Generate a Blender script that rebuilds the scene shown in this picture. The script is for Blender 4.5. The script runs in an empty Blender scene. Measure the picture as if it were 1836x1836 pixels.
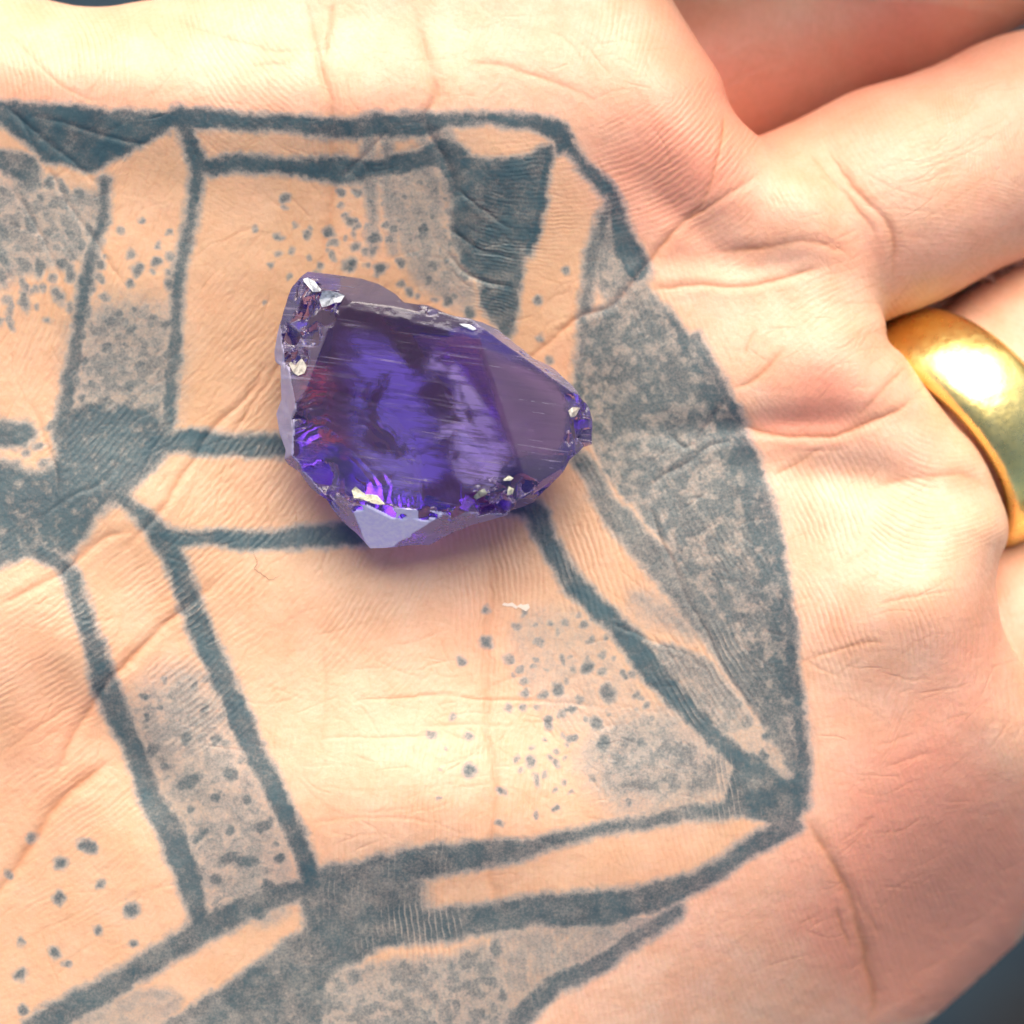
import bpy, math, numpy as np

# ------------------------------------------------------------------ camera, sky, sun, exposure
S = 0.001                      # everything below is worked out in millimetres
D = 200.0                      # lens to palm, mm
PX = 22.95                     # photograph pixels per mm on the palm
scn = bpy.context.scene
scn.render.engine = 'CYCLES'
scn.cycles.use_denoising = True
scn.cycles.max_bounces = 14
scn.cycles.transmission_bounces = 12
scn.cycles.sample_clamp_indirect = 6.0
scn.view_settings.view_transform = 'Standard'
scn.view_settings.look = 'None'
scn.view_settings.gamma = 1.0
scn.view_settings.exposure = 1.44

cam = bpy.data.cameras.new('camera')
cam.sensor_width = 36.0
cam.lens = 36.0 * D / (1836.0 / PX)
cam.clip_start = 0.005
cam.clip_end = 50.0
cam.dof.use_dof = True
cam.dof.focus_distance = (D - 4.0) * S
cam.dof.aperture_fstop = 19.0
cam_o = bpy.data.objects.new('camera', cam)
cam_o.location = (0, 0, D * S)
scn.collection.objects.link(cam_o)
scn.camera = cam_o

SUN_EL, SUN_AZ = math.radians(43), math.radians(4)     # light comes from the top of the picture (+Y), a little to the right
world = bpy.data.worlds.new('World')
scn.world = world
world.use_nodes = True
wn = world.node_tree.nodes
sky = wn.new('ShaderNodeTexSky')
sky.sky_type = 'NISHITA'
sky.sun_disc = False
sky.sun_elevation = SUN_EL
sky.sun_rotation = SUN_AZ
sky.dust_density = 4.0
sky.ozone_density = 0.6
bg = wn['Background']
bg.inputs['Strength'].default_value = 0.066
world.node_tree.links.new(sky.outputs[0], bg.inputs['Color'])

sun = bpy.data.lights.new('sun', 'SUN')
sun.energy = 1.5
sun.angle = math.radians(58)
sun.color = (1.0, 0.93, 0.81)
sun_o = bpy.data.objects.new('sun', sun)
from mathutils import Vector
_d = Vector((math.sin(SUN_AZ) * math.cos(SUN_EL), math.cos(SUN_AZ) * math.cos(SUN_EL), math.sin(SUN_EL)))
sun_o.rotation_euler = _d.to_track_quat('Z', 'Y').to_euler()
scn.collection.objects.link(sun_o)

rng = np.random.default_rng(7)
f32 = np.float32

# ------------------------------------------------------------------ small numerical helpers
def mm(px, py, z=0.0):
    """photo pixel seen at height z (mm) -> place in mm"""
    k = (D - z) / D
    return np.array([(px - 918.0) / PX * k, (918.0 - py) / PX * k, z])

def sstep(a, b, x):
    t = np.clip((x - a) / (b - a), 0, 1)
    return t * t * (3 - 2 * t)

def vnoise(x, y, scale, seed):
    """smooth 2-D value noise in 0..1"""
    r = np.random.default_rng(seed)
    g = r.random((256, 256)).astype(f32)
    u, v = x / scale, y / scale
    iu, iv = np.floor(u).astype(np.int64), np.floor(v).astype(np.int64)
    fu, fv = (u - iu).astype(f32), (v - iv).astype(f32)
    fu, fv = fu * fu * (3 - 2 * fu), fv * fv * (3 - 2 * fv)
    a, b = g[iu & 255, iv & 255], g[(iu + 1) & 255, iv & 255]
    c, d = g[iu & 255, (iv + 1) & 255], g[(iu + 1) & 255, (iv + 1) & 255]
    return (a * (1 - fu) + b * fu) * (1 - fv) + (c * (1 - fu) + d * fu) * fv

def fbm(x, y, scale, seed, n=3):
    s, a, t = 0.0, 1.0, 0.0
    for i in range(n):
        s = s + a * vnoise(x + 37.1 * i, y - 91.7 * i, scale / 2 ** i, seed + i)
        t += a
        a *= 0.55
    return s / t

def catmull(pts, n=8, closed=False):
    p = np.asarray(pts, float)
    if closed:
        q = np.vstack([p[-1], p, p[0], p[1]])
    else:
        q = np.vstack([2 * p[0] - p[1], p, 2 * p[-1] - p[-2]])
    out = []
    for i in range(1, len(q) - 2):
        for t in np.arange(n) / n:
            a, b, c, d = q[i - 1], q[i], q[i + 1], q[i + 2]
            out.append(0.5 * (2 * b + (c - a) * t + (2 * a - 5 * b + 4 * c - d) * t * t + (3 * b - a - 3 * c + d) * t ** 3))
    if not closed:
        out.append(q[-2])
    return np.array(out)

def poly_sdf(x, y, poly):
    """signed distance to a closed polygon, negative inside"""
    p = np.asarray(poly, float)
    d2 = np.full(x.shape, 1e12)
    ins = np.zeros(x.shape, bool)
    for (ax, ay), (bx, by) in zip(p, np.roll(p, -1, 0)):
        ex, ey = bx - ax, by - ay
        wx, wy = x - ax, y - ay
        t = np.clip((wx * ex + wy * ey) / (ex * ex + ey * ey + 1e-12), 0, 1)
        d2 = np.minimum(d2, (wx - t * ex) ** 2 + (wy - t * ey) ** 2)
        c = ((ay <= y) & (by > y)) | ((by <= y) & (ay > y))
        if by != ay:
            ins ^= c & (x < ax + (y - ay) / (by - ay) * ex)
    d = np.sqrt(d2)
    return np.where(ins, -d, d)

def line_dist(x, y, pts, vals=None):
    """distance to a polyline, and a value interpolated along it"""
    d = np.full(x.shape, 1e9)
    v = np.zeros(x.shape)
    n = len(pts)
    if vals is None:
        vals = np.zeros(n)
    for i in range(n - 1):
        (ax, ay), (bx, by) = pts[i], pts[i + 1]
        ex, ey = bx - ax, by - ay
        wx, wy = x - ax, y - ay
        t = np.clip((wx * ex + wy * ey) / (ex * ex + ey * ey + 1e-9), 0, 1)
        dd = np.hypot(wx - t * ex, wy - t * ey)
        m = dd < d
        d = np.where(m, dd, d)
        v = np.where(m, vals[i] * (1 - t) + vals[i + 1] * t, v)
    return d, v

def surface_nets(F, org, h):
    """quads of the zero surface of a sampled field"""
    nx, ny, nz = F.shape
    ins = F < 0
    c = np.zeros((nx - 1, ny - 1, nz - 1), np.uint8)
    for i in (0, 1):
        for j in (0, 1):
            for k in (0, 1):
                c += ins[i:nx - 1 + i, j:ny - 1 + j, k:nz - 1 + k]
    act = (c > 0) & (c < 8)
    idx = np.argwhere(act)
    ids = np.full(act.shape, -1, np.int64)
    ids[act] = np.arange(len(idx))
    acc = np.zeros((len(idx), 3))
    cnt = np.zeros(len(idx))
    I, J, K = idx.T
    corner = [(i, j, k) for i in (0, 1) for j in (0, 1) for k in (0, 1)]
    for a in corner:
        for ax in range(3):
            if a[ax]:
                continue
            b = list(a)
            b[ax] = 1
            fa = F[I + a[0], J + a[1], K + a[2]]
            fb = F[I + b[0], J + b[1], K + b[2]]
            m = (fa < 0) != (fb < 0)
            t = fa / np.where(m, fa - fb, 1)
            p = np.tile(np.array(a, float), (len(idx), 1))
            p[:, ax] = t
            acc[m] += p[m]
            cnt[m] += 1
    V = (idx + acc / np.maximum(cnt, 1)[:, None]) * h + org
    quads = []
    for ax in range(3):
        A = np.swapaxes(ins, 0, ax)
        Z = np.swapaxes(ids, 0, ax)          # cells, axes swapped the same way
        e = A[:-1, 1:-1, 1:-1] != A[1:, 1:-1, 1:-1]
        q = np.argwhere(e)
        if not len(q):
            continue
        i, j, k = q[:, 0], q[:, 1] + 1, q[:, 2] + 1
        f = np.stack([Z[i, j - 1, k - 1], Z[i, j, k - 1], Z[i, j, k], Z[i, j - 1, k]], 1)
        flip = A[i, j, k].copy()
        if ax:                                # swapping two axes mirrors the order
            flip = ~flip
        f[~flip] = f[~flip][:, ::-1]
        quads.append(f)
    return V, np.vstack(quads)

def build(name, V, Fq, mat, smooth=True, attrs=None, parent=None):
    me = bpy.data.meshes.new(name)
    V = np.ascontiguousarray(V, f32)
    Fq = np.ascontiguousarray(Fq, np.int32)
    me.vertices.add(len(V))
    me.vertices.foreach_set('co', (V * S).ravel())
    w = Fq.shape[1]
    me.loops.add(Fq.size)
    me.loops.foreach_set('vertex_index', Fq.ravel())
    me.polygons.add(len(Fq))
    me.polygons.foreach_set('loop_start', np.arange(len(Fq), dtype=np.int32) * w)
    me.polygons.foreach_set('loop_total', np.full(len(Fq), w, np.int32))
    me.polygons.foreach_set('use_smooth', np.full(len(Fq), smooth))
    me.update(calc_edges=True)
    for k, a in (attrs or {}).items():
        if a.ndim == 1:
            me.attributes.new(k, 'FLOAT', 'POINT').data.foreach_set('value', np.ascontiguousarray(a, f32))
        else:
            me.attributes.new(k, 'FLOAT_VECTOR', 'POINT').data.foreach_set('vector', np.ascontiguousarray(a, f32).ravel())
    o = bpy.data.objects.new(name, me)
    if mat:
        me.materials.append(mat)
    scn.collection.objects.link(o)
    if parent:
        o.parent = parent
    return o

def new_mat(name):
    m = bpy.data.materials.new(name)
    m.use_nodes = True
    nt = m.node_tree
    return m, nt, nt.nodes['Principled BSDF']

class NT:
    """terse node building"""
    def __init__(s, nt):
        s.t = nt
    def n(s, kind, **kw):
        x = s.t.nodes.new('ShaderNode' + kind)
        for k, v in kw.items():
            setattr(x, k, v)
        return x
    def put(s, sock, v):
        if hasattr(v, 'is_output'):
            s.t.links.new(v, sock)
        else:
            sock.default_value = v
    def attr(s, name, vec=False):
        a = s.n('Attribute', attribute_name=name)
        return a.outputs['Vector' if vec else 'Fac']
    def math(s, op, a, b=0.0, clamp=False):
        x = s.n('Math', operation=op, use_clamp=clamp)
        s.put(x.inputs[0], a)
        s.put(x.inputs[1], b)
        return x.outputs[0]
    def mix(s, fac, a, b, blend='MIX'):
        x = s.n('Mix', data_type='RGBA', blend_type=blend)
        s.put(x.inputs[0], fac)
        s.put(x.inputs[6], a if hasattr(a, 'is_output') else (*a, 1))
        s.put(x.inputs[7], b if hasattr(b, 'is_output') else (*b, 1))
        return x.outputs[2]
    def noise(s, vec, scale, detail=3.0, rough=0.55):
        x = s.n('TexNoise')
        s.put(x.inputs['Vector'], vec)
        x.inputs['Scale'].default_value = scale
        x.inputs['Detail'].default_value = detail
        x.inputs['Roughness'].default_value = rough
        return x.outputs[0]
    def ramp(s, v, lo, hi):
        x = s.n('MapRange', interpolation_type='SMOOTHSTEP')
        s.put(x.inputs[0], v)
        x.inputs[1].default_value = lo
        x.inputs[2].default_value = hi
        return x.outputs[0]

# ------------------------------------------------------------------ ground far below the hand
def make_ground():
    m, nt, b = new_mat('slate_ground')
    N = NT(nt)
    tc = N.n('TexCoord').outputs['Object']
    n1 = N.noise(tc, 4.0, 4)
    n2 = N.noise(tc, 60.0, 5)
    c = N.mix(N.ramp(n1, 0.35, 0.65), (0.005, 0.021, 0.036), (0.011, 0.036, 0.056))
    c = N.mix(N.math('MULTIPLY', n2, 0.5), c, (0.005, 0.012, 0.018))
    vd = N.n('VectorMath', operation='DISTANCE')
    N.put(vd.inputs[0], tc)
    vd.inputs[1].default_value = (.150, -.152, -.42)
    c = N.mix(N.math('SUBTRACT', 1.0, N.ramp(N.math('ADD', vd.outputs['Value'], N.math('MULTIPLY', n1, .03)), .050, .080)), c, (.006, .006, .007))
    N.put(b.inputs['Base Color'], c)
    b.inputs['Roughness'].default_value = 0.8
    bp = N.n('Bump')
    bp.inputs['Strength'].default_value = 0.5
    bp.inputs['Distance'].default_value = 0.004
    N.put(bp.inputs['Height'], n2)
    N.put(b.inputs['Normal'], bp.outputs[0])
    R, n = 20000.0, 24
    xs = np.linspace(-R, R, n)
    gx, gy = np.meshgrid(xs, xs, indexing='ij')
    V = np.stack([gx.ravel(), gy.ravel(), np.full(gx.size, -420.0)], 1)
    i = np.arange(n * n).reshape(n, n)
    Q = np.stack([i[:-1, :-1], i[1:, :-1], i[1:, 1:], i[:-1, 1:]], -1).reshape(-1, 4)
    o = build('ground', V, Q, m)
    o['kind'] = 'structure'
make_ground()

# ------------------------------------------------------------------ the hand: shape
OUTLINE = [(-1500, -40), (-900, -10), (-400, -25), (-150, -60), (0, -45), (75, -26), (150, -15), (230, -26), (300, -42), (430, -95),
           (640, -210), (860, -260), (1080, -190), (1180, -80), (1232, 0), (1268, 60), (1303, 118), (1318, 168), (1345, 205),
           (1400, 242), (1470, 262), (1530, 330), (1580, 400), (1602, 470), (1598, 530), (1608, 572), (1612, 605), (1640, 632),
           (1680, 690), (1730, 750), (1778, 800), (1810, 864), (1832, 926), (1832, 968), (1814, 1012), (1810, 1060),
           (1826, 1130), (1870, 1200), (1960, 1290), (2050, 1400), (2080, 1560), (2010, 1740), (1930, 1845), (1840, 1930),
           (1700, 2030), (1430, 2130), (1000, 2250), (400, 2330), (-400, 2280), (-1500, 2150)]
_ol = catmull(OUTLINE, 6, True)
_ol = np.stack([(_ol[:, 0] - 918) / PX, (918 - _ol[:, 1]) / PX], 1)
# the outline distance on a fine grid, read back through a cubic B-spline so that it is smooth
G2, G2o = 0.5, np.array([-112.0, -74.0])
_gx = G2o[0] + G2 * np.arange(470)
_gy = G2o[1] + G2 * np.arange(300)
_og = poly_sdf(*np.meshgrid(_gx, _gy, indexing='ij'), _ol).astype(f32)

def bspl(grid, u, v):
    iu, iv = np.floor(u).astype(int), np.floor(v).astype(int)
    fu, fv = (u - iu).astype(f32), (v - iv).astype(f32)
    def w(t):
        return ((1 - t) ** 3 / 6, (3 * t ** 3 - 6 * t ** 2 + 4) / 6, (-3 * t ** 3 + 3 * t ** 2 + 3 * t + 1) / 6, t ** 3 / 6)
    wu, wv = w(fu), w(fv)
    r = 0.0
    for i in range(4):
        a = np.clip(iu + i - 1, 0, grid.shape[0] - 1)
        for j in range(4):
            r = r + wu[i] * wv[j] * grid[a, np.clip(iv + j - 1, 0, grid.shape[1] - 1)]
    return r

def outline_d(x, y):
    return bspl(_og, (x - G2o[0]) / G2, (y - G2o[1]) / G2)

# relief of the palm: (px, py, height mm, radius x px, radius y px, turn deg)
BUMPS = [(770, 720, -2.0, 560, 400, 0), (740, 770, -1.6, 330, 260, 0), (520, 185, 2.6, 480, 130, 2), (820, 1480, 1.5, 420, 150, 0), (1600, 1090, 1.6, 190, 120, 10), (160, 1290, -1.2, 260, 70, -48), (110, 150, 1.0, 170, 90, 0), (1170, 190, 1.8, 170, 150, 0),
         (1270, 270, 1.3, 120, 120, 0), (1480, 360, 1.6, 110, 90, 30), (1480, 655, 1.9, 180, 100, 10), (1640, 730, 1.0, 120, 110, 0),
         (1560, 860, -0.8, 200, 40, -8), (1650, 1040, 1.9, 190, 150, 20), (1700, 1330, 2.0, 200, 230, 0), (1400, 1600, 1.0, 300, 200, 30),
         (740, 1400, 1.5, 260, 150, 0), (330, 1600, 0.6, 250, 200, 0), (40, 1150, 2.3, 200, 130, -40), (120, 900, 0.7, 150, 120, 0),
         (300, 930, 0.6, 120, 90, -30), (600, 1060, 0.4, 200, 70, 0), (1200, 980, 0.7, 160, 160, 0), (1150, 640, 0.6, 140, 140, 0),
         (170, 480, 0.7, 150, 150, 0), (420, 460, 0.6, 130, 170, 0), (690, 420, 0.4, 90, 120, 0), (900, 330, 0.5, 110, 90, 0),
         (1330, 470, -0.4, 180, 30, -4), (1400, 760, -0.6, 200, 26, 3), (1240, 400, -0.4, 120, 30, -38),
         (1750, 1760, -1.5, 220, 160, 45)]

def relief(x, y):
    h = np.zeros(x.shape, f32)
    for px, py, a, rx, ry, t in BUMPS:
        cx, cy = (px - 918) / PX, (918 - py) / PX
        c, s = math.cos(math.radians(t)), math.sin(math.radians(t))
        u, v = (x - cx) * c + (y - cy) * s, -(x - cx) * s + (y - cy) * c
        h = h + f32(a) * np.exp(-((u * PX / rx) ** 2 + (v * PX / ry) ** 2)).astype(f32)
    # the palm falls away towards the little-finger edge
    t = (x * 0.66 - y * 0.75)
    h = h - 0.018 * np.maximum(t - 24, 0) ** 2
    return h

def cone_chain(P, R):
    return [(np.array(P[i], float), np.array(P[i + 1], float), R[i], R[i + 1]) for i in range(len(P) - 1)]

def pt(px, py, z):
    return (*mm(px, py, z)[:2], z)

FINGERS = {
    'index': (cone_chain([pt(1130, 190, -25), pt(1560, -8, -25.5), pt(2000, -240, -36), pt(2330, -390, -54), pt(2520, -460, -70)], [9.6, 9.2, 8.4, 7.6, 6.6]), .4),
    'web': (cone_chain([pt(1560, 560, -19), pt(1760, 560, -22), pt(1830, 530, -24)], [5.0, 4.0, 3.0]), 2.0),
    'middle': (cone_chain([pt(1330, 475, -10.4), pt(1600, 355, -10.2), pt(1836, 258, -12.5), pt(2340, 40, -24), pt(2680, -90, -44), pt(2830, -140, -58)], [9.2, 8.9, 8.7, 8.4, 7.5, 6.5]), 1.0),
    'ring': (cone_chain([pt(1530, 870, -15), pt(1705, 770, -14.5), pt(1868, 652, -16.5), pt(2250, 370, -27), pt(2560, 190, -45), pt(2680, 130, -58)], [8.8, 8.6, 8.6, 8.0, 7.1, 6.2]), 0.6),
    'little': (cone_chain([pt(1590, 1260, -15), pt(1810, 1140, -16), pt(2110, 960, -24), pt(2340, 830, -38), pt(2450, 780, -49)], [8.2, 7.8, 7.0, 6.3, 5.4]), .6),
    'thumb': (cone_chain([pt(560, 160, -16), pt(860, -220, -13), pt(1250, -500, 0), pt(1750, -600, 5), pt(2050, -610, 6)], [12.0, 11.5, 10.5, 10.0, 8.5]), 5.0),
}

def cone_d(x, y, z, a, b, ra, rb):
    e = b - a
    t = np.clip(((x - a[0]) * e[0] + (y - a[1]) * e[1] + (z - a[2]) * e[2]) / (e @ e), 0, 1)
    return np.sqrt((x - a[0] - t * e[0]) ** 2 + (y - a[1] - t * e[1]) ** 2 + (z - a[2] - t * e[2]) ** 2) - (ra + (rb - ra) * t)

def smin(a, b, k):
    h = np.maximum(k - np.abs(a - b), 0) / k
    return np.minimum(a, b) - h * h * k * 0.25

RIM = 7.0
def hand_sdf(x, y, z, d2=None, top=None):
    if d2 is None:
        d2 = outline_d(x, y)
    if top is None:
        top = relief(x, y)
    bot = -24.0
    mid, half = (top + bot) / 2, (top - bot) / 2
    a = d2 + RIM
    b = np.abs(z - mid) - half + RIM
    d = np.sqrt(np.maximum(a, 0) ** 2 + np.maximum(b, 0) ** 2) + np.minimum(np.maximum(a, b), 0) - RIM
    for chain, k in FINGERS.values():
        f = None
        for a_, b_, ra, rb in chain:
            g = cone_d(x, y, z, a_, b_, ra, rb)
            f = g if f is None else smin(f, g, 1.5)
        d = smin(d, f, k)
    return d

HB = 0.8
_o = np.array([-80.0, -66.0, -78.0])
_n = (228, 190, 128)
_ax = [(_o[i] + HB * np.arange(_n[i])).astype(f32) for i in range(3)]
X2, Y2 = np.meshgrid(_ax[0], _ax[1], indexing='ij')
D2 = outline_d(X2, Y2).astype(f32)[:, :, None]
T2 = relief(X2, Y2)[:, :, None]
FLD = hand_sdf(_ax[0][:, None, None], _ax[1][None, :, None], _ax[2][None, None, :], D2, T2)
FLD = np.maximum(FLD, (-72.0 - _ax[0])[:, None, None])          # the forearm is cut outside the frame
V, Q = surface_nets(FLD, _o, HB)

def face_normals(V, Q):
    n = np.cross(V[Q[:, 2]] - V[Q[:, 0]], V[Q[:, 3]] - V[Q[:, 1]])
    return n / (np.linalg.norm(n, axis=1, keepdims=True) + 1e-12)

c = V[Q].mean(1)
fn = face_normals(V, Q)
vis = (np.abs(c[:, 0]) < 43.5) & (np.abs(c[:, 1]) < 43.5) & (fn[:, 2] > -0.25) & (c[:, 2] > -40)
Qc, Qf = Q[~vis], Q[vis]
coarse = np.zeros(len(V), bool)
coarse[Qc.ravel()] = True
fixed = coarse.copy()
for lev in range(3):
    e = np.sort(np.stack([Qf, np.roll(Qf, -1, 1)], -1).reshape(-1, 2), 1)
    key = e[:, 0].astype(np.int64) * len(V) + e[:, 1]
    uk, first, inv, cnt = np.unique(key, return_index=True, return_inverse=True, return_counts=True)
    ue = e[first]
    nv, ne = len(V), len(ue)
    Vn = np.vstack([V, V[ue].mean(1), V[Qf].mean(1)])
    ei = (nv + inv).reshape(-1, 4)
    fi = nv + ne + np.arange(len(Qf))
    fixed = np.concatenate([fixed, cnt == 1, np.zeros(len(Qf), bool)])
    Qf = np.concatenate([np.stack([Qf[:, k], ei[:, k], fi, ei[:, (k - 1) % 4]], 1) for k in range(4)])
    V = Vn
fine = np.zeros(len(V), bool)
fine[Qf.ravel()] = True
mov = np.where(fine & ~fixed)[0]
P = V[mov].astype(f32)
for it in range(2):
    e = f32(0.05)
    d0 = hand_sdf(P[:, 0], P[:, 1], P[:, 2])
    gx = hand_sdf(P[:, 0] + e, P[:, 1], P[:, 2]) - d0
    gy = hand_sdf(P[:, 0], P[:, 1] + e, P[:, 2]) - d0
    gz = hand_sdf(P[:, 0], P[:, 1], P[:, 2] + e) - d0
    g = np.stack([gx, gy, gz], 1) / e
    gl = np.linalg.norm(g, axis=1, keepdims=True) + 1e-6
    P = P - np.clip(d0, -0.6, 0.6)[:, None] * g / np.maximum(gl, 0.4) ** 2
NRM = g / gl

# place of every fine skin point on the palm, in photograph pixels
px = P[:, 0] * D / (D - P[:, 2]) * PX + 918
py = 918 - P[:, 1] * D / (D - P[:, 2]) * PX

# ------------------------------------------------------------------ the hand: creases (points, width px, depth mm, redness)
CREASES = [
    ([(-30, 1640), (0, 1600), (45, 1530), (95, 1452), (160, 1395), (215, 1350)], 9, .42, .8),
    ([(95, 1410), (114, 1365), (175, 1250), (225, 1188), (270, 1147), (324, 1095), (360, 1066), (430, 1010)], 7, .40, .7),
    ([(-20, 1100), (40, 1066), (114, 1023), (190, 960), (263, 955)], 6, .22, .5),
    ([(200, 1000), (263, 945), (343, 829), (400, 752), (455, 700), (490, 640)], 5, .26, .5),
    ([(410, 790), (450, 730), (500, 660), (520, 615)], 4, .18, .4),
    ([(545, -10), (560, 60), (575, 126), (595, 213), (598, 324), (590, 400), (580, 460), (560, 520)], 8, .36, .42),
    ([(600, 0), (592, 50), (580, 110)], 4, .18, .6),
    ([(733, -10), (755, 60), (768, 114), (779, 170), (764, 217), (790, 274), (813, 343), (803, 390), (844, 473)], 8, .34, .36),
    ([(813, 335), (845, 365), (886, 389), (935, 423)], 3, .14, .1),
    ([(800, 405), (830, 430), (867, 450), (943, 469)], 3, .16, .1),
    ([(795, 445), (830, 480), (867, 503), (930, 522)], 3.5, .20, .1),
    ([(940, 650), (958, 637), (1004, 598), (1042, 568), (1092, 549), (1134, 511), (1172, 460), (1225, 402), (1290, 356), (1349, 322), (1385, 284)], 5, .30, .9),
    ([(1300, 194), (1296, 250), (1283, 310), (1247, 377), (1200, 403)], 4, .20, .7),
    ([(1150, 520), (1200, 516), (1250, 511), (1350, 513), (1441, 490), (1490, 468)], 5, .18, .7),
    ([(1270, 455), (1330, 450), (1400, 438), (1480, 436), (1550, 462)], 7, .20, .6),
    ([(1471, 252), (1521, 324), (1560, 362), (1590, 400), (1603, 457), (1601, 530)], 6, .32, .6),
    ([(1440, 262), (1500, 330), (1555, 395), (1580, 450)], 5, .16, .5),
    ([(1320, 760), (1350, 770), (1426, 786), (1498, 776), (1555, 755), (1612, 733), (1660, 700)], 5, .24, .9),
    ([(1305, 700), (1340, 686), (1380, 655), (1418, 612)], 5, .12, .7),
    ([(1330, 640), (1345, 610), (1360, 590)], 4, .10, .5),
    ([(1380, 862), (1437, 828), (1480, 797)], 4, .12, .6),
    ([(1540, 735), (1580, 700), (1630, 655)], 4, .12, .6),
    ([(1540, 892), (1600, 866), (1660, 854), (1731, 854), (1790, 886)], 8, .16, .4),
    ([(1560, 1085), (1640, 1070), (1720, 1060)], 3, .06, .3),
    ([(1440, 1186), (1480, 1172), (1540, 1157), (1600, 1150)], 3, .08, .5),
    ([(1231, 832), (1255, 790), (1277, 748), (1305, 710)], 4, .22, .5),
    ([(1150, 880), (1190, 856), (1230, 835), (1275, 800), (1335, 790)], 4, .20, .3),
    ([(1195, 770), (1225, 800), (1250, 790)], 4, .18, .1),
    ([(1160, 905), (1174, 935), (1212, 1034), (1245, 1095), (1288, 1186), (1340, 1270), (1372, 1310)], 4, .22, .3),
    ([(1080, 1115), (1150, 1140), (1240, 1180), (1290, 1250)], 3, .10, .1),
    ([(1436, 1440), (1470, 1500), (1495, 1545), (1525, 1605), (1540, 1665), (1560, 1735), (1568, 1790), (1556, 1870)], 8, .34, 1.),
    ([(1500, 1620), (1512, 1665), (1530, 1710)], 5, .14, .7),
    ([(1525, 1590), (1555, 1640), (1580, 1690)], 5, .10, .5),
    ([(1586, 1376), (1630, 1360), (1672, 1350)], 4, .08, .2),
    ([(872, 920), (880, 1000), (878, 1080), (868, 1200), (872, 1300), (886, 1380), (885, 1480), (880, 1560), (905, 1650), (930, 1700)], 9, .20, .40),
    ([(600, 1266), (650, 1258), (720, 1252), (800, 1248), (880, 1257), (1000, 1257), (1060, 1264), (1140, 1282)], 2.6, .10, .4),
    ([(560, 1330), (630, 1322), (740, 1320), (780, 1316)], 2.6, .07, .3),
    ([(700, 1302), (820, 1300), (890, 1303), (960, 1298)], 2.6, .07, .3),
    ([(540, 1480), (620, 1466), (720, 1468), (790, 1480)], 2.6, .05, .25),
    ([(860, 1300), (880, 1340), (884, 1400), (905, 1440)], 3, .08, .5),
    ([(577, 1140), (582, 1220), (575, 1310), (570, 1370)], 5, .07, .18),
    ([(-10, 180), (50, 225), (120, 285), (190, 345)], 4, .16, .1),
    ([(40, 200), (130, 228), (220, 252), (290, 262)], 3.5, .14, .1),
    ([(0, 310), (60, 400), (110, 500), (140, 640), (150, 720)], 4, .14, .3),
    ([(70, 270), (120, 360), (180, 450), (240, 540)], 3.5, .12, .2),
    ([(20, 190), (70, 280), (66, 350)], 3.5, .12, .1),
    ([(60, 720), (85, 800), (100, 860), (90, 930)], 4, .16, .3),
    ([(0, 40), (60, 100), (120, 160), (200, 190)], 3, .05, .3),
    ([(290, 30), (420, 70), (520, 90), (640, 80)], 4, .06, .3),
    ([(440, 120), (480, 112), (520, 116)], 4, .07, .3),
    ([(830, 110), (900, 118), (1000, 150), (1080, 190)], 5, .09, .4),
    ([(610, 330), (650, 280), (700, 230)], 4, .16, .1),
    ([(490, 960), (478, 900), (520, 850)], 3, .06, .2),
    ([(0, 1360), (60, 1310), (140, 1262)], 4, .10, .4),
    ([(60, 940), (130, 890), (190, 860), (230, 800)], 3, .10, .1),
]
n_ = len(px)
disp = np.zeros(n_, f32)
crease = np.zeros(n_, f32)
wx = px + 3.0 * (vnoise(px, py, 14, 11) - .5) + 8 * (vnoise(px, py, 60, 12) - .5)
wy = py + 3.0 * (vnoise(px, py, 14, 13) - .5) + 8 * (vnoise(px, py, 60, 14) - .5)

def near(pts, m):
    p = np.asarray(pts, float)
    return np.where((px > p[:, 0].min() - m) & (px < p[:, 0].max() + m) & (py > p[:, 1].min() - m) & (py < p[:, 1].max() + m))[0]

for pts, w, dep, red in CREASES:
    q = catmull(pts, 4)
    k = near(q, w * 7)
    t = np.linspace(0, 1, len(q))
    d, tt = line_dist(wx[k], wy[k], q, t)
    end = sstep(0, .22, tt) * sstep(1, .76, tt)
    vary = 0.6 + 0.8 * vnoise(px[k], py[k], 45, 15)
    core = np.exp(-(d / (w * .8)) ** 2) * .55 + np.exp(-(d / (w * 2.6)) ** 2) * .45
    disp[k] -= .55 * dep * end * vary * core
    disp[k] += dep * .12 * end * np.exp(-((d - w * 2.6) / (w * 1.5)) ** 2)
    crease[k] = np.maximum(crease[k], red * end * vary * (.75 * np.exp(-(d / (w * .7)) ** 2) + .4 * np.exp(-(d / (w * 2.4)) ** 2)))

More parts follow.
